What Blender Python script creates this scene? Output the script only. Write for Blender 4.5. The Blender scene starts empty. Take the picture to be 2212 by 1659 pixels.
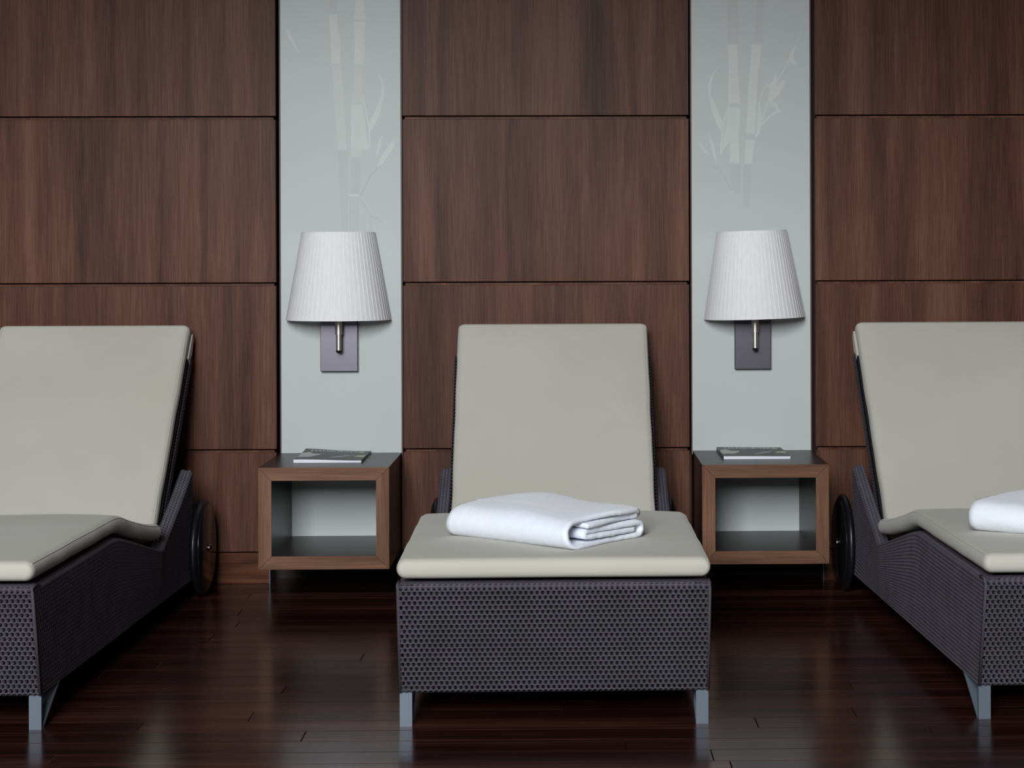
import bpy, math, random
import numpy as np
from mathutils import Matrix, Vector

random.seed(7)
scene = bpy.context.scene
COL = scene.collection
R = math.radians

# ------------------------------------------------------------------ camera
F_PX, YAW, ROLL = 4100.0, R(0.9), R(0.2)
CAM = Vector((0.0, -6.3, 1.072))
cam_data = bpy.data.cameras.new('camera')
cam = bpy.data.objects.new('camera', cam_data)
COL.objects.link(cam)
cam_data.sensor_fit = 'HORIZONTAL'
cam_data.sensor_width = 36.0
cam_data.lens = F_PX / 2212.0 * 36.0
cam_data.shift_x = -0.08427
cam_data.shift_y = -0.12194
cam_data.clip_start = 0.05
ROT = Matrix.Rotation(-YAW, 3, 'Z') @ Matrix.Rotation(math.pi / 2, 3, 'X') @ Matrix.Rotation(-ROLL, 3, 'Z')
cam.matrix_world = Matrix.Translation(CAM) @ ROT.to_4x4()
scene.camera = cam

# ------------------------------------------------------------------ view, world, daylight
vs = scene.view_settings
vs.view_transform = 'Standard'
vs.look = 'None'
vs.gamma = 1.0
vs.use_curve_mapping = False
vs.exposure = 0.0

world = bpy.data.worlds.new('world')
scene.world = world
world.use_nodes = True
world.node_tree.nodes['Background'].inputs[0].default_value = (0.62, 0.74, 0.9, 1)
world.node_tree.nodes['Background'].inputs[1].default_value = 0.3

# daylight entering by the tall window front behind the photographer
WIN_X0, WIN_X1, WIN_Z0, WIN_Z1, WIN_Y = -2.45, 0.00, 1.85, 4.90, -9.2
ld = bpy.data.lights.new('window_daylight', 'AREA')
ld.shape = 'RECTANGLE'
ld.size = WIN_X1 - WIN_X0 - 0.1
ld.size_y = WIN_Z1 - WIN_Z0 - 0.1
ld.energy = 740.0
ld.color = (0.93, 0.965, 1.0)
lo = bpy.data.objects.new('window_daylight', ld)
COL.objects.link(lo)
lo.location = ((WIN_X0 + WIN_X1) / 2, WIN_Y + 0.06, (WIN_Z0 + WIN_Z1) / 2)
lo.rotation_euler = (R(90), 0, 0)

# ------------------------------------------------------------------ materials
def lin(h):
    h = h.lstrip('#')
    out = []
    for i in (0, 2, 4):
        c = int(h[i:i + 2], 16) / 255.0
        out.append(c / 12.92 if c <= 0.04045 else ((c + 0.055) / 1.055) ** 2.4)
    return (out[0], out[1], out[2], 1.0)

class NT:
    def __init__(self, name, rough=0.5, metallic=0.0, spec=0.5):
        self.m = bpy.data.materials.new(name)
        self.m.use_nodes = True
        self.t = self.m.node_tree
        self.b = self.t.nodes['Principled BSDF']
        self.b.inputs['Roughness'].default_value = rough
        self.b.inputs['Metallic'].default_value = metallic
        self.b.inputs['Specular IOR Level'].default_value = spec
    def n(self, kind, **kw):
        nd = self.t.nodes.new(kind)
        for k, v in kw.items():
            setattr(nd, k, v)
        return nd
    def l(self, a, b):
        self.t.links.new(a, b)
    def math(self, op, a, b=None):
        nd = self.n('ShaderNodeMath', operation=op)
        for i, v in enumerate((a, b)):
            if v is None:
                continue
            if isinstance(v, (int, float)):
                nd.inputs[i].default_value = v
            else:
                self.l(v, nd.inputs[i])
        return nd.outputs[0]
    def coords(self, scale, rand=13.0):
        tc = self.n('ShaderNodeTexCoord')
        oi = self.n('ShaderNodeObjectInfo')
        comb = self.n('ShaderNodeCombineXYZ')
        k = self.math('MULTIPLY', oi.outputs['Random'], rand)
        for i in range(3):
            self.l(k, comb.inputs[i])
        add = self.n('ShaderNodeVectorMath', operation='ADD')
        self.l(tc.outputs['Object'], add.inputs[0])
        self.l(comb.outputs[0], add.inputs[1])
        mp = self.n('ShaderNodeMapping')
        mp.inputs['Scale'].default_value = scale
        self.l(add.outputs[0], mp.inputs['Vector'])
        return mp.outputs[0], oi.outputs['Random']
    def noise(self, vec, scale, detail=3.0, rough=0.5, dist=0.0):
        nd = self.n('ShaderNodeTexNoise')
        nd.inputs['Scale'].default_value = scale
        nd.inputs['Detail'].default_value = detail
        nd.inputs['Roughness'].default_value = rough
        nd.inputs['Distortion'].default_value = dist
        self.l(vec, nd.inputs['Vector'])
        return nd.outputs['Fac']
    def ramp(self, fac, stops):
        nd = self.n('ShaderNodeValToRGB')
        el = nd.color_ramp.elements
        while len(el) < len(stops):
            el.new(0.5)
        for e, (p, c) in zip(el, stops):
            e.position = p
            e.color = c
        self.l(fac, nd.inputs[0])
        return nd.outputs[0]
    def mix(self, fac, a, b, mode='MIX'):
        nd = self.n('ShaderNodeMix', data_type='RGBA', blend_type=mode)
        for sock, v in ((nd.inputs[0], fac), (nd.inputs[6], a), (nd.inputs[7], b)):
            if isinstance(v, (int, float)):
                sock.default_value = v
            elif isinstance(v, tuple):
                sock.default_value = v
            else:
                self.l(v, sock)
        return nd.outputs[2]
    def bump(self, height, strength, dist=0.001):
        nd = self.n('ShaderNodeBump')
        nd.inputs['Strength'].default_value = strength
        nd.inputs['Distance'].default_value = dist
        self.l(height, nd.inputs['Height'])
        self.l(nd.outputs[0], self.b.inputs['Normal'])
    def col(self, c):
        if isinstance(c, tuple):
            self.b.inputs['Base Color'].default_value = c
        else:
            self.l(c, self.b.inputs['Base Color'])

def wood(name, dark, mid, light, axis='Z', rough=0.38, spec=0.4, vary=0.25, stretch=0.07, rings=16.0, fib=210.0):
    t = NT(name, rough, 0, spec)
    i = 'XYZ'.index(axis)
    s1 = [1.0, 1.0, 1.0]; s1[i] = stretch * 2.2
    s2 = [1.0, 1.0, 1.0]; s2[i] = stretch
    s3 = [1.0, 1.0, 1.0]; s3[i] = 0.035
    v1, rnd = t.coords(tuple(s1))
    v2, _ = t.coords(tuple(s2))
    v3, _ = t.coords(tuple(s3))
    broad = t.noise(v2, 11.0, 5, 0.65, 0.3)
    ringn = t.noise(v1, 3.2, 2, 0.45, 0.25)
    ring = t.math('SINE', t.math('MULTIPLY', ringn, rings * 6.0))
    ring = t.math('MULTIPLY', t.math('ADD', ring, 1.0), 0.5)
    fiber = t.noise(v3, fib, 3, 0.6)
    fac = t.math('ADD', t.math('MULTIPLY', broad, 0.56), t.math('MULTIPLY', ring, 0.10))
    fac = t.math('ADD', fac, t.math('MULTIPLY', fiber, 0.42))
    col = t.ramp(fac, [(0.34, dark), (0.53, mid), (0.72, light)])
    tone = t.math('ADD', t.math('MULTIPLY', rnd, vary), 1.0 - vary / 2)
    comb = t.n('ShaderNodeCombineXYZ')
    for k in range(3):
        t.l(tone, comb.inputs[k])
    col = t.mix(1.0, col, comb.outputs[0], 'MULTIPLY')
    t.col(col)
    t.bump(fiber, 0.25, 0.0006)
    return t.m

def plain(name, col, rough=0.5, metallic=0.0, spec=0.5, bump=None, tint=0.06):
    t = NT(name, rough, metallic, spec)
    v, rnd = t.coords((1, 1, 1))
    n = t.noise(v, 14.0, 3)
    c2 = tuple(min(1.0, x * (1 + tint)) for x in col[:3]) + (1.0,)
    c1 = tuple(x * (1 - tint) for x in col[:3]) + (1.0,)
    t.col(t.ramp(n, [(0.3, c1), (0.7, c2)]))
    if bump:
        t.bump(t.noise(v, bump[0], 3, 0.6), bump[1], bump[2])
    return t.m

M = {}
M['veneer'] = wood('walnut_veneer', lin('#332019'), lin('#553529'), lin('#6e4b3b'), 'Z', 0.45, 0.12, 0.14, 0.03, 7)
M['veneer_h'] = wood('walnut_baseboard', lin('#3a2013'), lin('#5b3420'), lin('#70452c'), 'X', 0.45, 0.12, 0.1)
M['oak_x'] = wood('walnut_board_across', lin('#563a2a'), lin('#74523f'), lin('#8d6a54'), 'X', 0.42, 0.15, 0.08, 0.05, 10)
M['oak_z'] = wood('walnut_board_upright', lin('#563a2a'), lin('#74523f'), lin('#8d6a54'), 'Z', 0.42, 0.15, 0.08, 0.05, 10)
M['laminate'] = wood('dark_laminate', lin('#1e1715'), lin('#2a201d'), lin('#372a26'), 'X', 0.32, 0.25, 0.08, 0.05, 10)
M['floor'] = wood('dark_floor_plank', lin('#150b0a'), lin('#311a16'), lin('#523028'), 'X', 0.19, 0.27, 0.5, 0.02, 4, 90)
M['subfloor'] = wood('dark_floor_beyond', lin('#1a0c0a'), lin('#3a1c16'), lin('#5a3226'), 'X', 0.25, 0.4, 0.1, 0.05, 6, 60)
M['backing'] = plain('dark_wall_backing', lin('#2a1712'), 0.7)
M['edge'] = plain('dark_wood_edge', lin('#4a2f26'), 0.5)
M['plaster'] = plain('ceiling_plaster', lin('#6d665f'), 0.9)
M['sidewall'] = wood('side_wall_wood', lin('#2e1e1a'), lin('#46302a'), lin('#5b4137'), 'Z', 0.5, 0.3)
M['frame'] = plain('window_frame_grey', lin('#5a5d60'), 0.4)
M['legmetal'] = plain('silver_painted_metal', lin('#6b7580'), 0.45, 0.35, 0.5, None, 0.02)
M['steel'] = plain('brushed_steel', lin('#65626a'), 0.33, 1.0, 0.5, None, 0.02)
M['satin'] = plain('satin_steel', lin('#cbc7bf'), 0.42, 1.0, 0.5, None, 0.02)
M['chrome'] = plain('chrome', lin('#c8c8cc'), 0.08, 1.0)
M['blackplastic'] = plain('black_plastic', lin('#141416'), 0.3)
M['disc'] = plain('black_wheel_disc', lin('#1b1a1a'), 0.16)
M['rubber'] = plain('black_rubber', lin('#15161c'), 0.35)
M['shell'] = plain('dark_shell', lin('#0d0c0d'), 0.7)
M['wicker'] = plain('charcoal_wicker', lin('#4e4a52'), 0.6, 0, 0.2, None, 0.12)
M['paper'] = plain('white_paper', lin('#e9ebf3'), 0.7, 0, 0.3, None, 0.03)
M['title'] = plain('white_ink', lin('#eef0f2'), 0.5)
M['artgrey'] = plain('pale_ink', lin('#b4b8b2'), 0.35)
M['artgreen'] = plain('yellow_green_ink', lin('#b5b880'), 0.35)
M['art_sheen'] = plain('mauve_sheen', lin('#8a8088'), 0.35)  # pink-purple sheen put into the cover colour
M['spine_shade'] = plain('dark_spine_shade', lin('#22242a'), 0.4)

t = NT('glass_white', 0.32, 0, 0.1)
v, rnd = t.coords((1, 1, 1), 0.0)
t.col(t.ramp(t.noise(v, 1.4, 2), [(0.3, lin('#c0c6c3')), (0.7, lin('#c6cbc9'))]))
M['glass'] = t.m
M['print_refl_light'] = plain('bamboo_print_refl_light', lin('#cfd4cf'), 0.32, 0, 0.1, None, 0.02)  # print tones, lighter and darker, carry the glass reflection that varies with height
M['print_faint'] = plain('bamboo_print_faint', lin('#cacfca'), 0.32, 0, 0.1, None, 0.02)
M['print_refl_dark'] = plain('bamboo_print_refl_dark', lin('#bfc4c1'), 0.32, 0, 0.1, None, 0.02)

t = NT('cushion_fabric', 0.8, 0, 0.25)
v, rnd = t.coords((1, 1, 1))
base = t.ramp(t.noise(v, 2.2, 3), [(0.3, lin('#bab8ac')), (0.7, lin('#c2c0b5'))])
t.col(base)
fine = t.noise(v, 900, 2)
crease = t.noise(v, 9, 3, 0.5, 0.4)
t.bump(t.math('ADD', t.math('MULTIPLY', crease, 1.0), t.math('MULTIPLY', fine, 0.03)), 0.35, 0.006)
t.b.inputs['Sheen Weight'].default_value = 0.15
M['cushion'] = t.m

t = NT('terry_cloth', 0.95, 0, 0.1)
v, rnd = t.coords((1, 1, 1))
t.col(t.ramp(t.noise(v, 6, 2), [(0.3, lin('#eef3ff')), (0.7, lin('#f5f8ff'))]))
t.bump(t.math('ADD', t.noise(v, 420, 3, 0.7), t.math('MULTIPLY', t.noise(v, 30, 3), 1.6)), 0.45, 0.002)
t.b.inputs['Sheen Weight'].default_value = 0.35
t.b.inputs['Subsurface Weight'].default_value = 0.08
M['terry'] = t.m

t = NT('shade_fabric', 0.85, 0, 0.2)
v, rnd = t.coords((1, 1, 0.02))
t.col(t.ramp(t.noise(v, 160, 3), [(0.3, lin('#e8e8e9')), (0.7, lin('#f0f0f1'))]))
t.bump(t.noise(v, 300, 3), 0.12, 0.0005)
M['shade'] = t.m

t = NT('magazine_cover', 0.45, 0, 0.35)
v, rnd = t.coords((1, 1, 1))
t.col(t.ramp(t.noise(v, 11, 3, 0.5, 0.6), [(0.3, lin('#343a38')), (0.55, lin('#4c524f')), (0.75, lin('#605f5b'))]))
M['cover'] = t.m

# ------------------------------------------------------------------ mesh helpers
def mesh_obj(name, verts, faces, mat, parent=None, smooth=False):
    me = bpy.data.meshes.new(name)
    me.from_pydata([tuple(map(float, p)) for p in verts], [], [tuple(map(int, f)) for f in faces])
    me.materials.append(M[mat])
    if smooth:
        me.polygons.foreach_set('use_smooth', [True] * len(me.polygons))
    me.update()
    o = bpy.data.objects.new(name, me)
    COL.objects.link(o)
    if parent:
        o.parent = parent
    return o

def from_mesh(name, me, parent=None):
    o = bpy.data.objects.new(name, me)
    COL.objects.link(o)
    if parent:
        o.parent = parent
    return o

class MB:
    """collects closed shapes for one mesh"""
    def __init__(self):
        self.v, self.f = [], []
    def add(self, verts, faces):
        k = len(self.v)
        self.v += [tuple(p) for p in verts]
        self.f += [tuple(i + k for i in f) for f in faces]
        return self
    def box(self, x0, x1, y0, y1, z0, z1):
        return self.add([(x0, y0, z0), (x1, y0, z0), (x1, y1, z0), (x0, y1, z0), (x0, y0, z1), (x1, y0, z1), (x1, y1, z1), (x0, y1, z1)],
                        [(0, 3, 2, 1), (4, 5, 6, 7), (0, 1, 5, 4), (1, 2, 6, 5), (2, 3, 7, 6), (3, 0, 4, 7)])
    def bevbox(self, x0, x1, y0, y1, z0, z1, b):
        """box whose edges are chamfered all round (24 vertices)"""
        idx, V = {}, []
        X, Y, Z = (x0, x1), (y0, y1), (z0, z1)
        for i in (0, 1):
            for j in (0, 1):
                for k in (0, 1):
                    sx, sy, sz = (b, -b)[i], (b, -b)[j], (b, -b)[k]
                    for a, p in enumerate(((X[i], Y[j] + sy, Z[k] + sz), (X[i] + sx, Y[j], Z[k] + sz), (X[i] + sx, Y[j] + sy, Z[k]))):
                        idx[i, j, k, a] = len(V)
                        V.append(p)
        f = []
        for i in (0, 1):
            q = [idx[i, 0, 0, 0], idx[i, 1, 0, 0], idx[i, 1, 1, 0], idx[i, 0, 1, 0]]
            f.append(q if i else q[::-1])
            q = [idx[0, i, 0, 1], idx[0, i, 1, 1], idx[1, i, 1, 1], idx[1, i, 0, 1]]
            f.append(q if i else q[::-1])
            q = [idx[0, 0, i, 2], idx[1, 0, i, 2], idx[1, 1, i, 2], idx[0, 1, i, 2]]
            f.append(q if i else q[::-1])
        for j in (0, 1):
            for k in (0, 1):
                f.append([idx[0, j, k, 1], idx[1, j, k, 1], idx[1, j, k, 2], idx[0, j, k, 2]])
                f.append([idx[j, 0, k, 0], idx[j, 1, k, 0], idx[j, 1, k, 2], idx[j, 0, k, 2]])
                f.append([idx[j, k, 0, 0], idx[j, k, 1, 0], idx[j, k, 1, 1], idx[j, k, 0, 1]])
        for i in (0, 1):
            for j in (0, 1):
                for k in (0, 1):
                    f.append([idx[i, j, k, 0], idx[i, j, k, 1], idx[i, j, k, 2]])
        return self.add(V, f)
    def prism(self, poly, axis, a, b):
        """polygon extruded along an axis; poly in the two other axes in order"""
        n = len(poly)
        def mk(p, c):
            q = list(p); q.insert('XYZ'.index(axis), c); return tuple(q)
        V = [mk(p, a) for p in poly] + [mk(p, b) for p in poly]
        f = [tuple(range(n))[::-1], tuple(range(n, 2 * n))]
        f += [(i, (i + 1) % n, n + (i + 1) % n, n + i) for i in range(n)]
        return self.add(V, f)
    def lathe(self, prof, axis='Z', seg=32, origin=(0, 0, 0)):
        """profile [(r, h)] turned about an axis"""
        V, f = [], []
        n = len(prof)
        for s in range(seg):
            a = 2 * math.pi * s / seg
            for r, h in prof:
                c, d = r * math.cos(a), r * math.sin(a)
                p = {'Z': (c, d, h), 'X': (h, c, d), 'Y': (d, h, c)}[axis]
                V.append(tuple(p[i] + origin[i] for i in range(3)))
        for s in range(seg):
            for i in range(n - 1):
                a, b = s * n + i, ((s + 1) % seg) * n + i
                f.append((a, b, b + 1, a + 1))
        return self.add(V, f)
    def tube(self, pts, r, seg=8, closed=False):
        pts = [Vector(p) for p in pts]
        n = len(pts)
        V, f = [], []
        for i, p in enumerate(pts):
            if closed:
                d = pts[(i + 1) % n] - pts[i - 1]
            else:
                d = pts[min(i + 1, n - 1)] - pts[max(i - 1, 0)]
            d.normalize()
            up = Vector((0, 0, 1)) if abs(d.z) < 0.9 else Vector((1, 0, 0))
            a = d.cross(up).normalized(); b = a.cross(d)
            for s in range(seg):
                t_ = 2 * math.pi * s / seg
                V.append(tuple(p + a * (r * math.cos(t_)) + b * (r * math.sin(t_))))
        for i in range(n if closed else n - 1):
            j = (i + 1) % n
            for s in range(seg):
                s2 = (s + 1) % seg
                f.append((i * seg + s, i * seg + s2, j * seg + s2, j * seg + s))
        if not closed:
            f.append(tuple(range(seg))[::-1])
            f.append(tuple(range((n - 1) * seg, n * seg)))
        return self.add(V, f)
    def build(self, name, mat, parent=None, smooth=False):
        return mesh_obj(name, self.v, self.f, mat, parent, smooth)

def empty(name, loc=(0, 0, 0), rz=0.0):
    o = bpy.data.objects.new(name, None)
    o.empty_display_size = 0.1
    o.location = loc
    o.rotation_euler = (0, 0, rz)
    COL.objects.link(o)
    return o

def tag(o, label=None, cat=None, group=None, kind=None):
    if label: o['label'] = label
    if cat: o['category'] = cat
    if group: o['group'] = group
    if kind: o['kind'] = kind
    return o

def struct(o):
    o['kind'] = 'structure'
    return o

def smooth_by_angle(o, ang=40):
    me = o.data
    me.polygons.foreach_set('use_smooth', [True] * len(me.polygons))
    me.set_sharp_from_angle(angle=R(ang))

def copy_tree(o, parent=None):
    c = o.copy()
    COL.objects.link(c)
    if parent is not None:
        c.parent = parent
    for ch in list(o.children):
        copy_tree(ch, c)
    return c

# image pixels -> metres on the glass (x, z); fixed fit of the camera projection, about 1.54 mm a pixel
def on_glass(u, v):
    x = -1.8850286 + 1.53023709e-3 * u - 5.34154e-6 * v + 5.913525e-9 * u * u - 4.1289e-11 * u * v
    z = 1.93969465 - 2.04319e-6 * u - 1.53767281e-3 * v - 1.4754e-11 * u * u - 5.915831e-9 * u * v
    return x, z

# ------------------------------------------------------------------ the room
RX0, RX1, RY0, RZ1 = -3.72, 3.60, -9.2, 5.20
SOF_Z, SOF_Y = 2.42, -3.2      # unseen lowered ceiling, added to shade the upper wall
PLANK_Y0 = -3.32
fl = MB().box(RX0, RX1, RY0, 0.30, -0.12, -0.010).build('floor', 'subfloor')
struct(fl)
PW, PL = 0.0945, 1.42
def plank_mesh():
    g, b, h = 0.0006, 0.0010, 0.010
    x, y = PL / 2 - g, PW / 2 - g
    V = [(-x, -y, -h), (x, -y, -h), (x, y, -h), (-x, y, -h),
         (-x, -y, -b), (x, -y, -b), (x, y, -b), (-x, y, -b),
         (-x + b, -y + b, 0), (x - b, -y + b, 0), (x - b, y - b, 0), (-x + b, y - b, 0)]
    f = [(0, 3, 2, 1), (8, 9, 10, 11)]
    for a, c in ((0, 4), (4, 8)):
        for i in range(4):
            j = (i + 1) % 4
            f.append((a + i, a + j, c + j, c + i))
    me = bpy.data.meshes.new('plank')
    me.from_pydata(V, [], f)
    me.materials.append(M['floor'])
    return me
PM = plank_mesh()
rows = int(round((0.11 - PLANK_Y0) / PW))
for r in range(rows):
    yc = 0.11 - PW * (r + 0.5)
    x = RX0 - random.uniform(0.05, PL - 0.1)
    while x < RX1 - 0.02:
        a, b = max(x, RX0 + 0.002), min(x + PL, RX1 - 0.002)
        if b - a > 0.03:
            o = from_mesh('plank', PM, fl)
            o.location = ((a + b) / 2, yc, 0)
            o.scale = ((b - a) / PL, 1, 1)
        x += PL
MB().box(RX0 + .002, RX1 - .002, RY0, 0.11 - PW * rows - 0.0006, -0.010, 0.0).build('floor_boards', 'subfloor', fl)

ce = MB().box(RX0 - 0.1, RX1 + 0.1, RY0 - 0.2, SOF_Y, RZ1, RZ1 + 0.1)
ce.box(RX0, RX1, SOF_Y, 0.13, SOF_Z, SOF_Z + 0.1).box(RX0, RX1, SOF_Y, SOF_Y + 0.1, SOF_Z + 0.1, RZ1 + 0.1)  # added soffit and its upstand, keeping high window light off the wall top
struct(ce.build('ceiling', 'plaster'))
struct(MB().box(RX0 - 0.1, RX0, RY0, 0.30, -0.12, RZ1).build('wall_left', 'sidewall'))
struct(MB().box(RX1, RX1 + 0.1, RY0, 0.30, -0.12, RZ1).build('wall_right', 'sidewall'))
wf = MB()
wf.box(RX0 - 0.1, WIN_X0, RY0 - 0.2, RY0, -0.12, RZ1).box(WIN_X1, RX1 + 0.1, RY0 - 0.2, RY0, -0.12, RZ1)
wf.box(WIN_X0, WIN_X1, RY0 - 0.2, RY0, -0.12, WIN_Z0).box(WIN_X0, WIN_X1, RY0 - 0.2, RY0, WIN_Z1, RZ1)
struct(wf.build('wall_front', 'sidewall'))
w1 = MB()
w1.box(WIN_X0, WIN_X1, RY0 - 0.12, RY0 - 0.06, WIN_Z0, WIN_Z0 + .05).box(WIN_X0, WIN_X1, RY0 - 0.12, RY0 - 0.06, WIN_Z1 - .05, WIN_Z1)
for k in range(5):
    xx = WIN_X0 + (WIN_X1 - WIN_X0 - 0.05) * k / 4
    w1.box(xx, xx + 0.05, RY0 - 0.12, RY0 - 0.06, WIN_Z0, WIN_Z1)
struct(w1.build('window_1', 'frame'))

# back wall: backing, proud veneer panels in four rows, glass strips between the columns
wb = struct(MB().box(RX0, RX1, 0.13, 0.30, -0.12, SOF_Z + 0.1).build('wall_back', 'backing'))
SEAM = [0.1075, 0.4410, 0.9930, 1.5440, 2.0950, SOF_Z - 0.012]
GAP = 0.0115
columns = [(-3.70, -2.3345), (-1.917, -0.9693), (-0.5484, 0.4006), (0.8213, 1.769), (2.187, 3.135)]
columns[0] = (-3.283, -2.3345)
PT = 0.022
for (x0, x1) in columns:
    w = x1 - x0
    for r in range(5):
        z0 = SEAM[r] + (GAP / 2 if r else 0)
        z1 = SEAM[r + 1] - GAP / 2
        h = z1 - z0
        o = MB().bevbox(-w / 2, w / 2, 0, PT, -h / 2, h / 2, 0.0012).build('wood_panel', 'veneer', wb)
        o.location = ((x0 + x1) / 2, 0, (z0 + z1) / 2)
        if r:
            s = MB().bevbox(-w / 2 + 0.0065, w / 2 - 0.0065, 0.005, PT + .006, -GAP / 2 - .001, GAP / 2 - 0.0042, 0.0008).build('joint_strip', 'veneer', wb)
            s.location = ((x0 + x1) / 2, 0, SEAM[r])
    for a, b in ((x0 - .0066, x0 - .0008), (x1 + .0008, x1 + .0066)):
        MB().bevbox(a, b, 0.012, 0.10, SEAM[0] + .004, SEAM[1] - .02, .0008).build('edge_strip', 'veneer', wb)
    MB().box(x0 + 0.020, x1 - 0.020, PT, 0.13, SEAM[0] - .003, SOF_Z - .002).build('batten', 'backing', wb)

glass = [(-2.324, -1.928), (-0.9578, -0.5576), (0.4121, 0.8088), (1.780, 2.176), (3.146, 3.59)]
GY = 0.035
GL = []
for (x0, x1) in glass:
    w = x1 - x0
    g = MB().bevbox(-w / 2, w / 2, 0, 0.010, 0.4185, SOF_Z - 0.02, 0.0012).build('glass_panel', 'glass', wb)
    g.location = ((x0 + x1) / 2, GY, 0)
    GL.append(g)
    g = MB().bevbox(-w / 2 + .012, w / 2 - .012, 0, 0.010, 0.122, 0.4175, 0.0012).build('glass_panel', 'glass', wb)
    g.location = ((x0 + x1) / 2, GY, 0)
    MB().box(x0 + 0.014, x1 - 0.014, GY + 0.010, 0.13, 0.126, SOF_Z - 0.02).build('batten', 'backing', wb)
    for s, xx in ((-1, x0), (1, x1)):
        a, b = sorted((xx + s * 0.0006, xx + s * 0.0042))
        MB().box(a, b, GY + 0.002, 0.125, 0.4185, SOF_Z - 0.02).build('edge_strip', 'edge', wb)
MB().box(-3.717, -3.30, 0.02, 0.13, 0.0, SOF_Z - 0.02).build('wood_panel', 'veneer', wb)

bb = struct(empty('baseboard_back', (0, 0, 0)))
for (x0, x1) in columns:
    MB().bevbox(x0 + 0.026, x1 - 0.026, 0.012, 0.028, 0.0, 0.1025, 0.001).build('board', 'veneer_h', bb)
    for xx in (x0 + 0.0235, x1 - 0.026):
        MB().box(xx, xx + 0.0025, 0.010, 0.13, 0.0, 0.1025).build('end_cap', 'legmetal', bb)

# faint bamboo printed on the glass strips (outlines in image pixels); tone steps paint in the changing reflection
INK = [0]
def print_shape(pts, mat, parent, name, ox):
    """thin ink film; pts are pixels of an enlarged image crop"""
    W = [on_glass(ox + x / 2.9625, y / 2.9625) for x, y in pts]
    px, py = parent.location.x, parent.location.y
    poly = [(x - px, z) for x, z in W]
    area = sum(poly[i - 1][0] * poly[i][1] - poly[i][0] * poly[i - 1][1] for i in range(len(poly)))
    if area < 0:
        poly = poly[::-1]
    INK[0] += 1
    MB().prism(poly, 'Y', -0.0003 - 0.00005 * (INK[0] % 26), 0.0002).build(name, mat, parent)

def stem(pts, w):
    L, Rr = [], []
    for i, p in enumerate(pts):
        a, b = pts[max(i - 1, 0)], pts[min(i + 1, len(pts) - 1)]
        dx, dy = b[0] - a[0], b[1] - a[1]
        n = math.hypot(dx, dy) or 1
        L.append((p[0] - dy / n * w / 2, p[1] + dx / n * w / 2))
        Rr.append((p[0] + dy / n * w / 2, p[1] - dx / n * w / 2))
    return L + Rr[::-1]

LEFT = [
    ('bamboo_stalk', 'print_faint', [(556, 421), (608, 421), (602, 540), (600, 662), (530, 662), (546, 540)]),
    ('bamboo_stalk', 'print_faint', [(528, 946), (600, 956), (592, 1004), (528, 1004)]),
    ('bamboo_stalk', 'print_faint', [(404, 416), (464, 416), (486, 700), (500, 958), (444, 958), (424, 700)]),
    ('bamboo_stalk', 'print_refl_light', [(552, -60), (618, -60), (612, 40), (617, 85), (626, 118), (618, 130), (552, 131), (542, 118), (552, 85), (556, 40)]),
    ('bamboo_stalk', 'print_refl_light', [(545, 137), (622, 137), (616, 220), (615, 330), (612, 415), (549, 412), (552, 250)]),
    ('bamboo_stalk', 'print_refl_light', [(528, 670), (600, 668), (615, 760), (642, 960), (590, 955), (528, 940)]),
    ('bamboo_stalk', 'print_refl_dark', [(528, 1010), (590, 1010), (588, 1120), (582, 1240), (522, 1240), (526, 1120)]),
    ('bamboo_stalk', 'print_refl_dark', [(516, 1262), (580, 1262), (574, 1400), (572, 1510), (514, 1510)]),
    ('bamboo_stalk', 'print_refl_dark', [(384, -60), (434, -60), (434, 82), (386, 82)]),
    ('bamboo_stalk', 'print_refl_light', [(388, 96), (440, 96), (446, 200), (462, 250), (464, 410), (402, 410), (398, 240)]),
    ('bamboo_stalk', 'print_refl_dark', [(442, 965), (502, 965), (504, 1200), (508, 1510), (470, 1510), (452, 1150)]),
    ('bamboo_leaf', 'print_refl_light', [(690, 455), (722, 490), (742, 560), (738, 622), (712, 740), (680, 805), (652, 845), (640, 830), (642, 788), (690, 692), (722, 604), (728, 545), (712, 495)]),
    ('bamboo_stem', 'print_refl_light', stem([(600, 600), (622, 700), (646, 830), (648, 950)], 11)),
    ('bamboo_leaf', 'print_refl_light', [(732, 855), (722, 930), (704, 985), (690, 1015), (688, 980), (704, 905)]),
    ('bamboo_leaf', 'print_refl_light', [(800, 898), (804, 912), (814, 900), (800, 950), (762, 1010), (735, 1050), (690, 1080), (722, 1005), (760, 948)]),
    ('bamboo_stem', 'print_refl_dark', stem([(700, 1068), (650, 1120), (586, 1248)], 12)),
    ('bamboo_stem', 'print_refl_light', stem([(516, 1251), (580, 1251)], 12)),
    ('bamboo_stem', 'print_refl_dark', stem([(582, 1262), (645, 1380), (654, 1500)], 13)),
    ('bamboo_leaf', 'print_refl_dark', [(648, 1374), (700, 1380), (738, 1424), (690, 1404), (652, 1388)]),
    ('bamboo_leaf', 'print_refl_light', [(112, 182), (140, 215), (205, 360), (165, 300), (128, 240)]),
]
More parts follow.
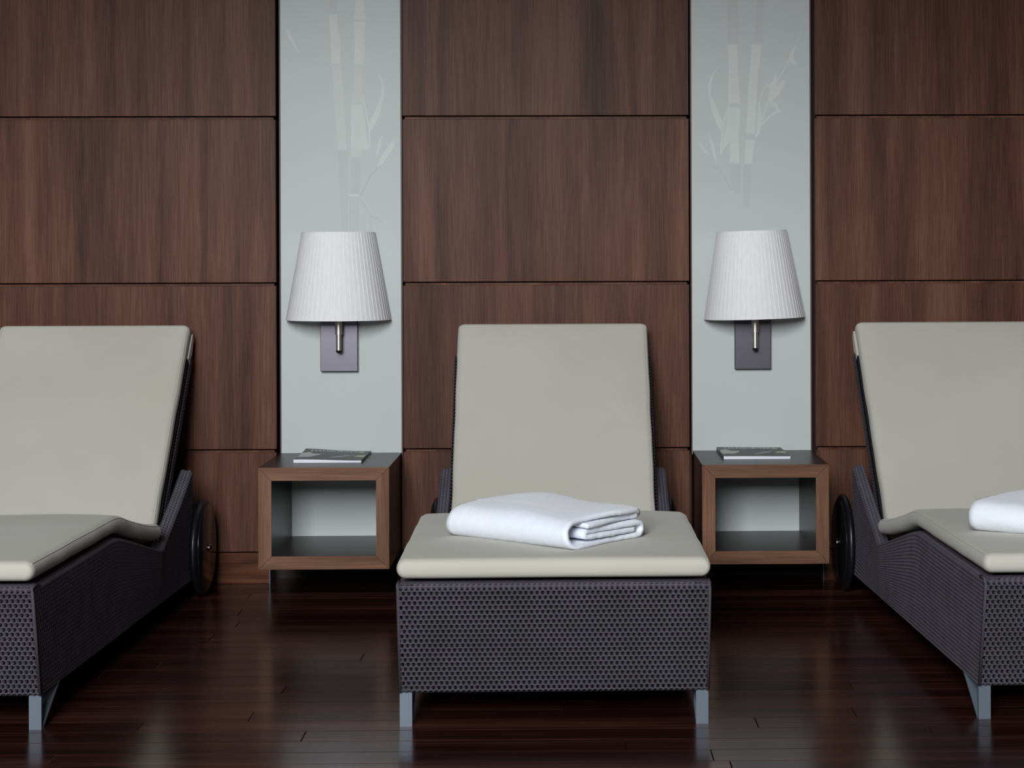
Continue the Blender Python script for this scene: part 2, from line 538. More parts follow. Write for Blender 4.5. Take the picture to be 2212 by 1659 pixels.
RIGHT = [
    ('bamboo_stalk', 'print_refl_dark', [(272, -60), (334, -60), (336, 90), (344, 128), (264, 128), (270, 90)]),
    ('bamboo_stalk', 'print_refl_dark', [(264, 136), (344, 136), (340, 210), (334, 272), (272, 272), (268, 200)]),
    ('bamboo_stalk', 'print_refl_light', [(272, 285), (333, 285), (338, 420), (346, 560), (352, 670), (318, 662), (282, 672), (276, 620), (280, 440)]),
    ('bamboo_stalk', 'print_refl_light', [(276, 694), (318, 684), (356, 700), (350, 790), (345, 900), (346, 1045), (288, 1045), (290, 905), (232, 985), (258, 830)]),
    ('bamboo_stalk', 'print_refl_dark', [(290, 1052), (346, 1052), (348, 1150), (350, 1240), (286, 1210)]),
    ('bamboo_stalk', 'print_refl_dark', [(458, -60), (502, -60), (496, 272), (444, 272), (452, 120)]),
    ('bamboo_stalk', 'print_refl_light', [(424, 284), (488, 284), (480, 380), (466, 480), (456, 640), (446, 858), (390, 856), (404, 600), (418, 400)]),
    ('bamboo_stalk', 'print_refl_light', [(388, 896), (450, 896), (436, 960), (430, 1046), (380, 1046)]),
    ('bamboo_stalk', 'print_refl_dark', [(378, 1053), (428, 1053), (416, 1200), (410, 1330), (366, 1330), (372, 1200)]),
    ('bamboo_leaf', 'print_refl_light', [(222, 424), (186, 470), (164, 545), (166, 610), (206, 700), (240, 778), (232, 842), (212, 816), (176, 724), (150, 610), (146, 545), (168, 474)]),
    ('bamboo_stem', 'print_refl_light', stem([(308, 545), (284, 660), (250, 770), (236, 880), (228, 985)], 12)),
    ('bamboo_stem', 'print_refl_light', stem([(452, 880), (490, 770), (536, 636), (600, 500), (662, 396)], 11)),
    ('bamboo_leaf', 'print_refl_light', [(474, 636), (492, 745), (482, 850), (458, 872), (462, 720)]),
    ('bamboo_leaf', 'print_refl_light', [(582, 458), (592, 535), (552, 650), (530, 640), (544, 562), (518, 552), (556, 528)]),
    ('bamboo_leaf', 'print_refl_light', [(654, 503), (628, 560), (598, 612), (548, 650), (566, 590), (604, 524)]),
    ('bamboo_leaf', 'print_refl_light', [(534, 636), (588, 664), (614, 722), (604, 730), (578, 692), (536, 660)]),
    ('bamboo_stem', 'print_refl_light', stem([(490, 800), (540, 748), (600, 708)], 13)),
    ('bamboo_stem', 'print_refl_light', stem([(482, 640), (500, 580), (546, 508)], 7)),
    ('bamboo_leaf', 'print_refl_light', [(690, 358), (712, 404), (706, 418), (660, 392), (668, 340), (700, 296), (716, 290), (698, 330)]),
    ('bamboo_leaf', 'print_refl_dark', [(712, 205), (704, 250), (694, 262), (700, 230)]),
    ('bamboo_leaf', 'print_refl_dark', [(766, 186), (756, 232), (730, 262), (744, 225)]),
    ('bamboo_leaf', 'print_refl_light', [(150, 850), (186, 930), (202, 1030), (186, 1010), (160, 910)]),
    ('bamboo_leaf', 'print_refl_light', [(78, 898), (112, 930), (160, 1000), (118, 970)]),
    ('bamboo_stem', 'print_refl_dark', stem([(212, 1062), (246, 1125), (286, 1200)], 12)),
    ('bamboo_leaf', 'print_refl_dark', [(160, 1050), (212, 1070), (228, 1100), (180, 1082)]),
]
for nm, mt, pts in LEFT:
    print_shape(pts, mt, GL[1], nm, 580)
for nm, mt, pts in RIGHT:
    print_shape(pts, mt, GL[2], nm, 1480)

# ------------------------------------------------------------------ bedside boxes
def wall_table(x0, x1, z0, z1, label):
    cx = (x0 + x1) / 2
    root = empty('wall_table', (cx, 0, 0))
    w, t_ = (x1 - x0) / 2, 0.0405
    y0, y1, e = -0.412, GY - 0.0008, 0.0006
    # dark laminated body
    tb, ye = 0.039, y0 + 0.006
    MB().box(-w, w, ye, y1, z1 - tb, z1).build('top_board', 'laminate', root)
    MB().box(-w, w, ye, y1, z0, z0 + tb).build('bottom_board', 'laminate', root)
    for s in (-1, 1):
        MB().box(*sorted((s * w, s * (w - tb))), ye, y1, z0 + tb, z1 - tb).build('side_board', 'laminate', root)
    # walnut front edging, mitred at the corners
    MB().prism([(-w + e, z1), (w - e, z1), (w - t_ - e, z1 - t_), (-w + t_ + e, z1 - t_)][::-1], 'Y', y0, ye - .0002).build('edging', 'oak_x', root)
    MB().prism([(-w + e, z0), (w - e, z0), (w - t_ - e, z0 + t_), (-w + t_ + e, z0 + t_)], 'Y', y0, ye - .0002).build('edging', 'oak_x', root)
    for s in (-1, 1):
        poly = [(s * w, z0 + e), (s * w, z1 - e), (s * (w - t_), z1 - t_ - e), (s * (w - t_), z0 + t_ + e)]
        MB().prism(poly if s > 0 else poly[::-1], 'Y', y0, ye - .0002).build('edging', 'oak_z', root)
    tag(root, label, 'table', 'box tables between the loungers')
    return root
TL = wall_table(-0.9625, -0.5580, 0.1145, 0.4300, 'open walnut box table between the left and middle loungers')
TR = wall_table(0.4128, 0.8070, 0.1230, 0.4315, 'open walnut box table between the middle and right loungers')

# ------------------------------------------------------------------ magazines
def magazine(x0, x1, y0, y1, z, label, bulge, dark_side):
    cx, cy = (x0 + x1) / 2, (y0 + y1) / 2
    root = empty('magazine', (cx, cy, z))
    hw, hd = (x1 - x0) / 2, (y1 - y0) / 2
    def top(x, y):
        u, v = x / hw, y / hd
        return 0.0095 + bulge * (math.cos((u * 1.2 + .9) * 1.5) * 0.0022 + max(0, v) ** 2 * max(0, -u) * 0.006 - 0.0006)
    def sheet(name, mat, za, zb, inset):
        nx, ny = 20, 12
        V, f = [], []
        for layer in (0, 1):
            for i in range(nx + 1):
                for j in range(ny + 1):
                    x = -hw + inset + (2 * hw - 2 * inset) * i / nx
                    y = -hd + inset + (2 * hd - 2 * inset) * j / ny
                    V.append((x, y, za(x, y) if layer == 0 else zb(x, y)))
        n = (nx + 1) * (ny + 1)
        ix = lambda i, j, l: l * n + i * (ny + 1) + j
        for i in range(nx):
            for j in range(ny):
                f.append((ix(i, j, 0), ix(i, j + 1, 0), ix(i + 1, j + 1, 0), ix(i + 1, j, 0)))
                f.append((ix(i, j, 1), ix(i + 1, j, 1), ix(i + 1, j + 1, 1), ix(i, j + 1, 1)))
        for i in range(nx):
            f.append((ix(i, 0, 0), ix(i + 1, 0, 0), ix(i + 1, 0, 1), ix(i, 0, 1)))
            f.append((ix(i, ny, 1), ix(i + 1, ny, 1), ix(i + 1, ny, 0), ix(i, ny, 0)))
        for j in range(ny):
            f.append((ix(0, j, 1), ix(0, j + 1, 1), ix(0, j + 1, 0), ix(0, j, 0)))
            f.append((ix(nx, j, 0), ix(nx, j + 1, 0), ix(nx, j + 1, 1), ix(nx, j, 1)))
        return mesh_obj(name, V, f, mat, root)
    sheet('back_cover', 'cover', lambda x, y: 0.0, lambda x, y: 0.0005, 0.0)
    sheet('pages', 'paper', lambda x, y: 0.0005, lambda x, y: top(x, y) * 0.5, 0.0008)
    sheet('pages', 'paper', lambda x, y: top(x, y) * 0.5 + .0003, lambda x, y: top(x, y), 0.0004)
    cov = sheet('cover', 'cover', lambda x, y: top(x, y), lambda x, y: top(x, y) + 0.0006, 0.0)
    MB().box(dark_side * hw - (.0004 if dark_side > 0 else .0012), dark_side * hw + (.0012 if dark_side > 0 else .0004), -hd + .0005, hd, 0.0, 0.0092).build('spine_shade', 'spine_shade', root)  # dark strip: spine on the right magazine, painted shade of page edges on left
    def art(name, mat, pts, dz):
        # pts in cover fractions (-1..1); built as small fans lying on the cover
        P = [(a * hw, b * hd) for a, b in pts]
        c = (sum(p[0] for p in P) / len(P), sum(p[1] for p in P) / len(P))
        V, f = [], []
        rings_ = 4
        for k in range(rings_ + 1):
            for p in P:
                x, y = c[0] + (p[0] - c[0]) * k / rings_, c[1] + (p[1] - c[1]) * k / rings_
                V.append((x, y, top(x, y) + 0.0006 + dz))
        n = len(P)
        for k in range(rings_):
            for i in range(n):
                j = (i + 1) % n
                f.append((k * n + i, k * n + j, (k + 1) * n + j, (k + 1) * n + i))
        mesh_obj(name, V, f, mat, cov)
    art('cover_picture', 'artgrey', [(-0.98, -.5), (-0.62, -.5), (-0.42, -.1), (-0.38, .12), (-0.62, .16), (-0.78, .5), (-0.98, .3)], .0003)
    art('cover_picture', 'artgreen', [(.62, -.25), (.98, -.35), (.98, .1), (.75, 0.02)], .0003)
    art('cover_picture', 'artgreen', [(.66, .62), (.82, .58), (.86, .8), (.70, .86)], .0003)
    art('cover_picture', 'art_sheen', [(-.05, -.62), (.2, -.45), (.5, -.15), (.62, .1), (.4, .05), (.1, -.3)], .0002)  # sheen across the cover, painted as a flat patch
    # masthead
    cu = bpy.data.curves.new('masthead', 'FONT')
    cu.body = 'HAMBURGER'
    cu.align_x = 'CENTER'
    cu.size = 0.036
    to = bpy.data.objects.new('masthead', cu)
    COL.objects.link(to)
    dg = bpy.context.evaluated_depsgraph_get()
    me = bpy.data.meshes.new_from_object(to.evaluated_get(dg))
    COL.objects.unlink(to)
    bpy.data.objects.remove(to)
    me.name = 'masthead'
    xs = [v.co.x for v in me.vertices]
    k = 2 * hw * 0.72 / (max(xs) - min(xs))
    for v in me.vertices:
        x, y = v.co.x * k - 0.06 * hw, v.co.y * 1.35 + hd * 0.62
        v.co = (x, y, top(x, y) + 0.0012)
    me.materials.clear()
    me.materials.append(M['title'])
    from_mesh('masthead', me, cov)
    tag(root, label, 'magazine', 'magazines on the box tables')
    return root
magazine(-0.8730, -0.6580, -0.281, 0.010, 0.4302, 'grey-green magazine with a curling cover on the box table by the left lounger', 1.0, 1)
magazine(0.4925, 0.7065, -0.252, 0.030, 0.4317, 'flat grey-green magazine on the box table between middle and right loungers', 0.25, -1)

# ------------------------------------------------------------------ wall lamps
def wall_lamp(xc, xs, zb, pw, rb, rt, zsb, zst, tilt, label):
    root = empty('wall_lamp', (xc, GY, 0))
    pl = MB().bevbox(-pw / 2, pw / 2, -0.024, -0.0002, zb, zb + 0.26, 0.0015).build('back_plate', 'steel', root)
    sh_root = (xs - xc)
    # pleated half-round shade hugging the wall
    N = 31
    V, f, ring = [], [], []
    for k in range(N):
        ring.append((k / N, 0.0009))
        ring.append(((k + 0.90) / N, 0.0))
    ring.append((1.0, 0.0))
    prof = [(0.0, 0.0), (0.02, 0.0), (1.0, 1.0)]
    rows_ = [(0, rb), (0.012, rb), (0.985, rt), (1.0, rt)]
    n = len(ring)
    yoff = -0.012
    for lay in (0, 1):
        for h, r in rows_:
            flat = h in (0, 1.0)
            rr = rb + (rt - rb) * h
            for a, d in ring:
                th = math.pi * a            # left to right, bulging to the room
                q = rr - lay * 0.002 + (0.0010 if flat else d * (0.75 + 0.25 * rr / rb)) * (1 - lay)
                V.append((-q * math.cos(th), yoff - q * math.sin(th) * 0.96, zsb + (zst - zsb) * h))
    m = len(rows_)
    ix = lambda l, i, j: (l * m + i) * n + j
    for i in range(m - 1):
        for j in range(n - 1):
            f.append((ix(0, i, j), ix(0, i, j + 1), ix(0, i + 1, j + 1), ix(0, i + 1, j)))
            f.append((ix(1, i, j), ix(1, i + 1, j), ix(1, i + 1, j + 1), ix(1, i, j + 1)))
    for i in (0, m - 1):
        for j in range(n - 1):
            f.append((ix(0, i, j), ix(1, i, j), ix(1, i, j + 1), ix(0, i, j + 1)))
    zc = (zsb + zst) / 2
    V = [(x, y, z - zc) for x, y, z in V]
    sh = mesh_obj('lamp_shade', V, f, 'shade', root)
    sh.location = (sh_root, 0, zc)
    sh.rotation_euler = (0, tilt, 0)
    # stem with wider socket tube and dark foot
    sy, sx = -0.062, 0.004
    st = MB().lathe([(0.0, zb + .072), (0.0092, zb + .072), (0.0092, zb + .135), (0.0, zb + .135)], 'Z', 24, (sx, sy, 0)).build('stem', 'satin', root)
    smooth_by_angle(st)
    so = MB().lathe([(0.0, zb + .124), (0.0122, zb + .124), (0.0122, zb + .30), (0.0, zb + .30)], 'Z', 24, (sx, sy, 0)).build('socket_tube', 'satin', root)
    smooth_by_angle(so)
    fc = MB().lathe([(0.0, zb + .062), (0.005, zb + .0632), (0.0088, zb + .067), (0.0098, zb + .0722), (0.0, zb + .0723)], 'Z', 24, (sx, sy, 0)).build('stem_foot', 'blackplastic', root)
    smooth_by_angle(fc)
    ar = MB().lathe([(0.0, -0.024), (0.007, -0.024), (0.007, sy), (0.0, sy)], 'Y', 16, (sx, 0, zb + .19)).build('bracket', 'steel', root)
    smooth_by_angle(ar)
    tag(root, label, 'lamp', 'pleated wall lamps')
    return root
wall_lamp(-0.7625, -0.7645, 0.7020, 0.1235, 0.1735, 0.1205, 0.8735, 1.1640, R(0.0), 'white pleated wall lamp on the left glass strip, shade hanging level')
wall_lamp(0.6130, 0.6145, 0.7040, 0.1205, 0.1670, 0.1150, 0.8735, 1.1640, R(-1.6), 'white pleated wall lamp on the right glass strip, shade slightly tilted')

# ------------------------------------------------------------------ loungers
HW = 0.358            # half width of the basket
def weave(P, nper, nrows, depth=0.0085, bulge=0.0014, phase=0):
    """P(u, v) arrays -> points; strands laid on that surface that dive under each other at every other crossing"""
    spp = 6
    nu = nper * spp + 1
    u = np.linspace(0, 1, nu)
    dip = np.array([0.0, 0.15, 1.0, 1.0, 1.0, 0.15])
    cs = np.array([0.0, 0.16, 0.34, 0.56, 0.90, 1.0])
    cd = np.array([0.0, 0.0, 0.22, 0.80, 1.0, 0.35])
    cb = np.array([0.2, 1.0, 0.9, 0.7, 0.3, 0.0])
    co = np.array([0.85, 1.0, 1.0, 1.0, 0.95, 0.85])
    m = len(cs)
    V, Fc, base = [], [], 0
    for r in range(nrows):
        vv = (r + cs) / nrows
        U, W = np.meshgrid(u, vv, indexing='ij')
        p = P(U, W)
        e = 1e-3
        du = P(np.clip(U + e, 0, 1), W) - P(np.clip(U - e, 0, 1), W)
        dv = P(U, np.clip(W + e, 0, 1)) - P(U, np.clip(W - e, 0, 1))
        nrm = np.cross(dv, du)
        nrm /= np.linalg.norm(nrm, axis=2, keepdims=True) + 1e-12
        k = (np.arange(nu) + 3 * ((r + phase) % 2)) % spp
        q = p + nrm * (bulge * (cb[None, :] * dip[k][:, None] + co[None, :] * (1 - dip[k][:, None])) - depth * dip[k][:, None] * cd[None, :])[:, :, None]
        V.append(q.reshape(-1, 3))
        i, j = np.meshgrid(np.arange(nu - 1), np.arange(m - 1), indexing='ij')
        a = base + i * m + j
        quad = np.stack([a, a + 1, a + m + 1, a + m], axis=-1)
        gap = (dip[k][:-1] > .9) & (dip[k][1:] > .9)          # open chink below the strand that dives under
        keep = ~(gap[:, None] & (j >= 3))
        Fc.append(quad[keep])
        base += nu * m
    return np.concatenate(V), np.concatenate(Fc)

def np_obj(name, V, Fc, mat, parent):
    me = bpy.data.meshes.new(name)
    me.vertices.add(len(V))
    me.vertices.foreach_set('co', V.astype(np.float32).ravel())
    me.loops.add(Fc.size)
    me.loops.foreach_set('vertex_index', Fc.astype(np.int32).ravel())
    me.polygons.add(len(Fc))
    me.polygons.foreach_set('loop_start', np.arange(0, Fc.size, 4, dtype=np.int32))
    me.polygons.foreach_set('use_smooth', np.ones(len(Fc), dtype=bool))
    me.update(calc_edges=True)
    me.validate()
    me.materials.append(M[mat])
    return from_mesh(name, me, parent)

def poly_interp(pts, s):
    pts = np.array(pts, float)
    d = np.concatenate([[0], np.cumsum(np.linalg.norm(np.diff(pts, axis=0), axis=1))])
    d /= d[-1]
    return np.stack([np.interp(s, d, pts[:, k]) for k in range(pts.shape[1])], axis=-1)

def smooth_poly(pts, it=3):
    pts = [Vector(p) for p in pts]
    for _ in range(it):
        q = [pts[0]]
        for a, b in zip(pts[:-1], pts[1:]):
            q += [a * .75 + b * .25, a * .25 + b * .75]
        q.append(pts[-1])
        pts = q
    return [tuple(p) for p in pts]

# side outline, (y from the foot end, z)
TOP = [(0.0, .336)] + smooth_poly([(0.08, .336), (0.59, .339), (0.74, .343), (0.84, .325)], 2) + \
      smooth_poly([(0.94, .303), (1.27, .229), (1.30, .224), (1.33, .240)], 1) + smooth_poly([(1.40, .270), (1.56, .338), (1.695, .405), (1.715, .411)], 2)
BOT = [(0.062, .080), (1.690, .068)]

def cushion(name, path, hw, th, root, mat='cushion', rc=0.016, rend=0.02, puff=0.006, seed=0, taper=None):
    """soft pad swept along (y, z) centre line"""
    rng = random.Random(seed)
    ph = [rng.uniform(0, 6.28) for _ in range(8)]
    pts = np.array(path, float)
    d = np.concatenate([[0], np.cumsum(np.linalg.norm(np.diff(pts, axis=0), axis=1))])
    L = d[-1]
    n = max(24, int(L / 0.018))
    ss = np.linspace(0, L, n)
    ends = np.array([0, .12, .3, .55, .8, 1.0]) * rend
    ss = np.unique(np.concatenate([ends, ss[(ss > rend) & (ss < L - rend)], L - ends]))
    C = np.stack([np.interp(ss, d, pts[:, k]) for k in (0, 1)], -1)
    # smooth tangents
    T = np.stack([np.interp(np.clip(ss + .03, 0, L), d, pts[:, k]) - np.interp(np.clip(ss - .03, 0, L), d, pts[:, k]) for k in (0, 1)], -1)
    T /= np.linalg.norm(T, axis=1, keepdims=True)
    N2 = np.stack([-T[:, 1], T[:, 0]], -1)
    # cross section (x, n) as unit description
    def section(hwi, hti):
        r = min(rc, hti * 0.98)
        out = []
        nf = 16
        for i in range(nf + 1):
            out.append((-(hwi - r) + 2 * (hwi - r) * i / nf, hti))
        for k in range(1, 6):
            a = math.pi / 2 - math.pi / 2 * k / 6
            out.append((hwi - r + r * math.cos(a), hti - r + r * math.sin(a)))
        out.append((hwi, hti - r))
        out.append((hwi, -(hti - r)))
        for k in range(1, 6):
            a = -math.pi / 2 * k / 6
            out.append((hwi - r + r * math.cos(a), -(hti - r) + r * math.sin(a)))
        for i in range(nf + 1):
            out.append(((hwi - r) - 2 * (hwi - r) * i / nf, -hti))
        for k in range(1, 6):
            a = -math.pi / 2 - math.pi / 2 * k / 6
            out.append((-(hwi - r) + r * math.cos(a), -(hti - r) + r * math.sin(a)))
        out.append((-hwi, -(hti - r)))
        out.append((-hwi, hti - r))
        for k in range(1, 6):
            a = math.pi - math.pi / 2 * k / 6
            out.append((-(hwi - r) + r * math.cos(a), hti - r + r * math.sin(a)))
        return out
    V, f, pr, plft = [], [], [], []
    for i, s in enumerate(ss):
        e = min(s, L - s)
        k = 1.0 if e >= rend else math.sqrt(max(0.0, 1 - (1 - e / rend) ** 2))
        ht = th / 2 * (0.30 + 0.70 * k)
        hwi = (hw if taper is None else hw * np.interp(s / L, [0, 1], taper)) - 0.010 * (1 - k)
        sec = section(hwi, ht)
        m = len(sec)
        for j, (x, nn) in enumerate(sec):
            px = x / hwi
            w = max(0.0, 1 - abs(px) ** 5) * min(1.0, e / 0.06)
            off = puff * w * (1 if nn > 0 else 0)
            wob = 0.0014 * math.sin(9 * x + ph[0] + 5 * s) + 0.0012 * math.sin(15 * s + ph[1] - 4 * x)
            off += wob * w
            side = 0.0006 * math.sin(23 * s + ph[2]) + 0.0004 * math.sin(41 * s + ph[3])
            xx = x + side * (abs(px) ** 3) * (1 if x > 0 else -1) * min(1.0, e / 0.05)
            c = C[i] + N2[i] * (nn + off)
            V.append((xx, c[0], c[1]))
        pr.append(V[i * m + 19])
        plft.append(V[i * m + m - 3])
    nr = len(ss)
    for i in range(nr - 1):
        for j in range(m):
            j2 = (j + 1) % m
            f.append((i * m + j, (i + 1) * m + j, (i + 1) * m + j2, i * m + j2))
    f.append(tuple(range(m)))
    f.append(tuple(range((nr - 1) * m, nr * m))[::-1])
    o = mesh_obj(name, V, f, mat, root, True)
    # piped seam round the upper rim
    for line in (pr, plft):
        MB().tube([Vector(p) for p in line[3:-3]], 0.0013, 6).build('piping', mat, o, True)
    return o

def make_lounger(label):
    root = empty('lounger', (0, 0, 0))
    # woven front, top lip included
    FR = [(0.050, .337), (0.010, .337), (0.003, .334), (0.0, .327), (0.062, .080), (0.078, .078)]
    def Pf(U, W):
        s = poly_interp(FR, W.ravel()).reshape(W.shape + (2,))
        hwz = HW - 0.001 * np.clip((.337 - s[..., 1]) / .25, 0, 1) - 0.005
        return np.stack([(U * 2 - 1) * hwz, s[..., 0], s[..., 1]], -1)
    V, Fc = weave(Pf, 56, 28)
    fr = np_obj('wicker_front', V, Fc, 'wicker', root)
    fr['kind'] = 'stuff'
    fr['label'] = 'charcoal woven front panel'
    for s in (-1, 1):
        MB().tube([(s * (HW - .0045), .05, .336), (s * (HW - .0045), .010, .336), (s * (HW - .0045), .0035, .333), (s * (HW - .0045), .003, .325),
                   (s * (HW - .0045), .064, .080)], .0042, 8).build('corner_strand', 'wicker', root, True)
    # woven sides
    topa = np.array(TOP)
    for s in (-1, 1):
        def Ps(U, W, s=s):
            u = U if s > 0 else 1 - U
            tp = poly_interp(TOP, u.ravel()).reshape(u.shape + (2,))
            bt = poly_interp(BOT, u.ravel()).reshape(u.shape + (2,))
            rim = 0.13
            k = np.clip((W - rim) / (1 - rim), 0, 1)
            inn = np.clip((rim - W) / rim, 0, 1)
            x = (HW - 0.0025) - 0.036 * inn - 0.001 * k
            drop = 0.006 * np.clip(W / rim, 0, 1) ** 3
            y = tp[..., 0] * (1 - k) + bt[..., 0] * k
            z = tp[..., 1] * (1 - k) + bt[..., 1] * k - drop * (1 - k)
            return np.stack([s * x, y, z], -1)
        V, Fc = weave(Ps, 132, 28)
        sd = np_obj('wicker_side', V, Fc, 'wicker', root)
        sd['kind'] = 'stuff'
        # solid core of the side
        ins = 0.009
        poly = [(y, z - ins) for y, z in TOP[::1]]
        poly[0] = (0.012, TOP[0][1] - ins)
        poly += [(1.708, .395), (1.692, .076), (0.072, .088)]
        a, b = sorted((s * (HW - 0.042), s * (HW - 0.0145)))
        MB().prism(poly[::-1], 'X', a, b).build('side_core', 'shell', root)
    MB().prism([(0.052, .328), (0.012, .328), (0.072, .088), (0.112, .088)][::-1], 'X', -HW + .043, HW - .043).build('front_core', 'shell', root)
    # deck under the seat pad and rear cross panel
    deck = [(y, z - 0.012) for y, z in TOP if 0.05 < y < 1.28]
    deck = deck + [(y, z - 0.03) for y, z in deck[::-1]]
    MB().prism(deck, 'X', -HW + .043, HW - .043).build('seat_deck', 'shell', root)
    MB().box(-HW + .043, HW - .043, 1.64, 1.675, .075, .235).build('rear_panel', 'shell', root)
    MB().bevbox(-HW + .043, HW - .043, 1.540, 1.580, .262, .298, .003).build('support_bar', 'legmetal', root)
    # front legs: upright flat bar and slanting brace
    for s in (-1, 1):
        xo = s * (HW - 0.003)
        a, b = sorted((xo, xo - s * 0.0285))
        g = MB().prism([(0.068, 0.0), (0.076, 0.0), (0.076, .079), (0.068, .079)], 'X', a, b).build('leg', 'legmetal', root)
        MB().prism([(0.0765, 0.0), (0.0865, 0.0), (0.226, .081), (0.214, .081)], 'X', a, b).build('brace', 'legmetal', g)
    # wheels
    for s in (-1, 1):
        wy, wz, rr = 1.790, 0.1555, 0.1555
        x0 = HW - 0.001
        prof = [(0.118, 0.0), (0.140, 0.001), (0.150, 0.005), (0.1552, 0.011), (0.1552, 0.016), (0.150, 0.023), (0.140, 0.0265), (0.118, 0.0265), (0.118, 0.0)]
        tr = MB().lathe([(r, s * (x0 + h)) for r, h in prof], 'X', 48, (0, wy, wz)).build('tyre', 'rubber', root, True)
        dk = MB().lathe([(0.0, s * (x0 + .0330)), (.132, s * (x0 + .0320)), (.1375, s * (x0 + .0295)), (.1375, s * (x0 + .0255)), (0.0, s * (x0 + .004))], 'X', 48, (0, wy, wz)).build('wheel_disc', 'disc', root)
        smooth_by_angle(dk, 30)
        MB().lathe([(0.0, s * (x0 + .0445)), (.006, s * (x0 + .0430)), (.0095, s * (x0 + .0385)), (.011, s * (x0 + .0330)), (0, s * (x0 + .0325))], 'X', 20, (0, wy, wz)).build('hub_cap', 'chrome', dk, True)
        MB().lathe([(0.0, s * (HW - .05)), (.012, s * (HW - .05)), (.012, s * (x0 + .006)), (0.0, s * (x0 + .006))], 'X', 16, (0, wy, wz)).build('axle', 'blackplastic', root)
        MB().box(*sorted((s * (HW - .045), s * (HW - .012))), 1.680, 1.795, .125, .185).build('axle_bracket', 'blackplastic', root)
    # seat pad
    zc = 0.3715
    path = [(0.0, zc)] + smooth_poly([(0.30, zc), (0.64, zc), (0.79, zc + .001), (0.93, .338), (1.14, .296), (1.29, .276)], 3)
    cushion('seat_cushion', path, HW - 0.001, 0.046, root, rc=.0215, rend=.020, puff=.004, seed=3)
    # backrest: woven slab, pad and its hood
    A, B = Vector((0, 1.385, .272)), Vector((0, 1.902, .868))
    dr = (B - A).normalized()
    nb = Vector((0, dr.z, -dr.y))          # pointing to the wall, away from the sitter
    ang = math.atan2(dr.z, dr.y)
    br = [(A + nb * .0555), (A + dr * 0.70 + nb * .0555), (A + dr * 0.70 + nb * .087), (A + nb * .087)]
    bk = MB().prism([(p.y, p.z) for p in br][::-1], 'X', -0.309, 0.309).build('backrest', 'shell', root)
    for s in (-1, 1):
        def Pb(U, W, s=s):
            u = U if s > 0 else 1 - U
            y = A.y + dr.y * u * .70 + nb.y * (.054 + .034 * W)
            z = A.z + dr.z * u * .70 + nb.z * (.054 + .034 * W)
            return np.stack([np.full_like(U, s * 0.3165), y, z], -1)
        V, Fc = weave(Pb, 54, 3, .005)
        e = np_obj('wicker_edge', V, Fc, 'wicker', bk)
        e['kind'] = 'stuff'
    cp = [A + nb * .026 - dr * .03, A + nb * .026 + dr * .3, A + nb * .026 + dr * .6, B + nb * .026]
    bc = cushion('back_cushion', [(p.y, p.z) for p in cp], 0.3085, 0.052, root, rc=.020, rend=.016, puff=.005, seed=8)
    hd = [B - dr * .105 + nb * .0525, B - dr * .004 + nb * .0525, B - dr * .010 + nb * .076, B - dr * .095 + nb * .0935, B - dr * .105 + nb * .0925]
    ho = MB().prism([(p.y, p.z) for p in hd][::-1], 'X', -0.3110, 0.3110).build('cushion_hood', 'cushion', bc)
    return tag(root, label, 'lounger', 'wicker loungers')

L0 = make_lounger('wicker lounger in the middle, its woven front facing the viewer under a folded towel')
L1 = copy_tree(L0)
L2 = copy_tree(L0)
L0.location = (-0.0355, -2.000, 0); L0.rotation_euler = (0, 0, R(0.5))
L1.location = (-1.5650, -2.003, 0); L1.rotation_euler = (0, 0, R(-0.7))
L2.location = (1.3060, -1.962, 0); L2.rotation_euler = (0, 0, R(1.6))
L1['label'] = 'wicker lounger with bare grey cushions at the left edge, no towel on it'
L2['label'] = 'wicker lounger cut off by the right edge, with a towel on its seat'

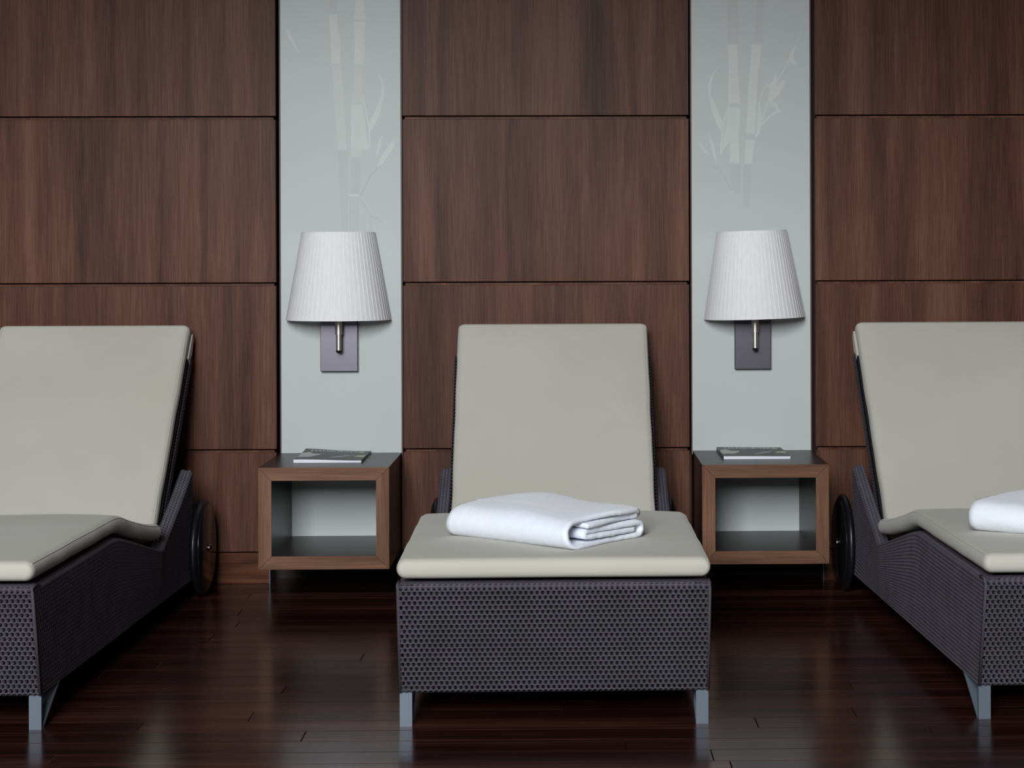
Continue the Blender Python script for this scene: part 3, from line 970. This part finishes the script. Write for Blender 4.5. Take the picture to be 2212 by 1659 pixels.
# ------------------------------------------------------------------ towels
def towel(loc, rz, label, seed, length=0.375, depth=0.30):
    rng = random.Random(seed)
    D = depth
    def arc(cy, cz, r, a0, a1, n=8):
        return [(cy + r * math.cos(R(a0 + (a1 - a0) * i / n)), cz + r * math.sin(R(a0 + (a1 - a0) * i / n))) for i in range(n + 1)]
    path = [(0.075, .0560), (0.16, .0570), (D - .03, .0555)]
    path += arc(D - .022, .0625, .0072, -90, 90, 6)
    path += [(D - .06, .0720), (D * .6, .0755), (D * .35, .0755), (.085, .0735)]
    path += arc(.040, .0388, .0335, 80, 270, 12)
    path += [(.12, .0060), (.2, .0062), (D - .03, .0066)]
    path += arc(D - .022, .0225, .0158, -90, 90, 8)
    path += [(D * .6, .0390), (.13, .0405), (.085, .0400)]
    path += arc(.075, .0330, .0068, 90, 270, 6)
    path += [(.12, .0245), (.2, .0228), (D - .035, .0225)]
    # resample
    P = np.array(path)
    d = np.concatenate([[0], np.cumsum(np.linalg.norm(np.diff(P, axis=0), axis=1))])
    n = 190
    s = np.linspace(0, d[-1], n)
    Q = np.stack([np.interp(s, d, P[:, k]) for k in (0, 1)], -1)
    for _ in range(2):
        Q[1:-1] = (Q[:-2] + 2 * Q[1:-1] + Q[2:]) / 4
    T = np.gradient(Q, axis=0); T /= np.linalg.norm(T, axis=1, keepdims=True)
    Nn = np.stack([-T[:, 1], T[:, 0]], -1)
    h = 0.0061
    prof = np.concatenate([Q + Nn * h, (Q - Nn * h)[::-1]])
    par = np.concatenate([s, s[::-1]]) / d[-1]
    m, nl = len(prof), 34
    ph = [rng.uniform(0, 6.28) for _ in range(6)]
    V, f = [], []
    for i in range(nl + 1):
        a = i / nl
        for j in range(m):
            y, z = prof[j]
            x = -length / 2 + length * a
            ed = abs(2 * a - 1) ** 6
            x += ed * (1 if a > .5 else -1) * (0.004 * math.sin(9 * par[j] * 3 + ph[0]) + .003 * math.sin(31 * par[j] + ph[1]))
            up = z / .08
            z2 = z + up * (0.0045 * math.sin(8 * x + ph[2]) * math.sin(7 * y + ph[3]) + .0022 * math.sin(26 * x + ph[4] + 11 * y))
            z2 -= up * 0.006 * ed
            z2 += up * 0.011 * math.exp(-((x + .09) / .10) ** 2 - ((y - .24) / .10) ** 2)
            z2 -= up * max(0.0, .06 - y) * 0.10
            y2 = y + 0.003 * math.sin(7 * x + ph[5]) * (1 if y < .1 else -.6)
            jx, jy, jz = (rng.uniform(-.0007, .0007) for _ in range(3))
            V.append((x + jx, y2 - D / 2 + jy, max(z2 + jz, 0.0)))
    for i in range(nl):
        for j in range(m):
            j2 = (j + 1) % m
            f.append((i * m + j, i * m + j2, (i + 1) * m + j2, (i + 1) * m + j))
    half = m // 2
    for base, flip in ((0, False), (nl * m, True)):
        for j in range(half - 1):
            q = (base + j, base + m - 1 - j, base + m - 2 - j, base + j + 1)
            f.append(q[::-1] if flip else q)
    o = mesh_obj('towel', V, f, 'terry', None, True)
    o.location = loc
    o.rotation_euler = (0, 0, rz)
    return tag(o, label, 'towel', 'folded bath towels')
SEATZ = 0.3985
towel((-0.060, -1.690, SEATZ), R(-39), 'folded white terry towel lying on the seat of the middle lounger', 4)
towel((1.225, -1.640, SEATZ), R(-36), 'folded white terry towel on the right lounger, cut off by the edge', 9)
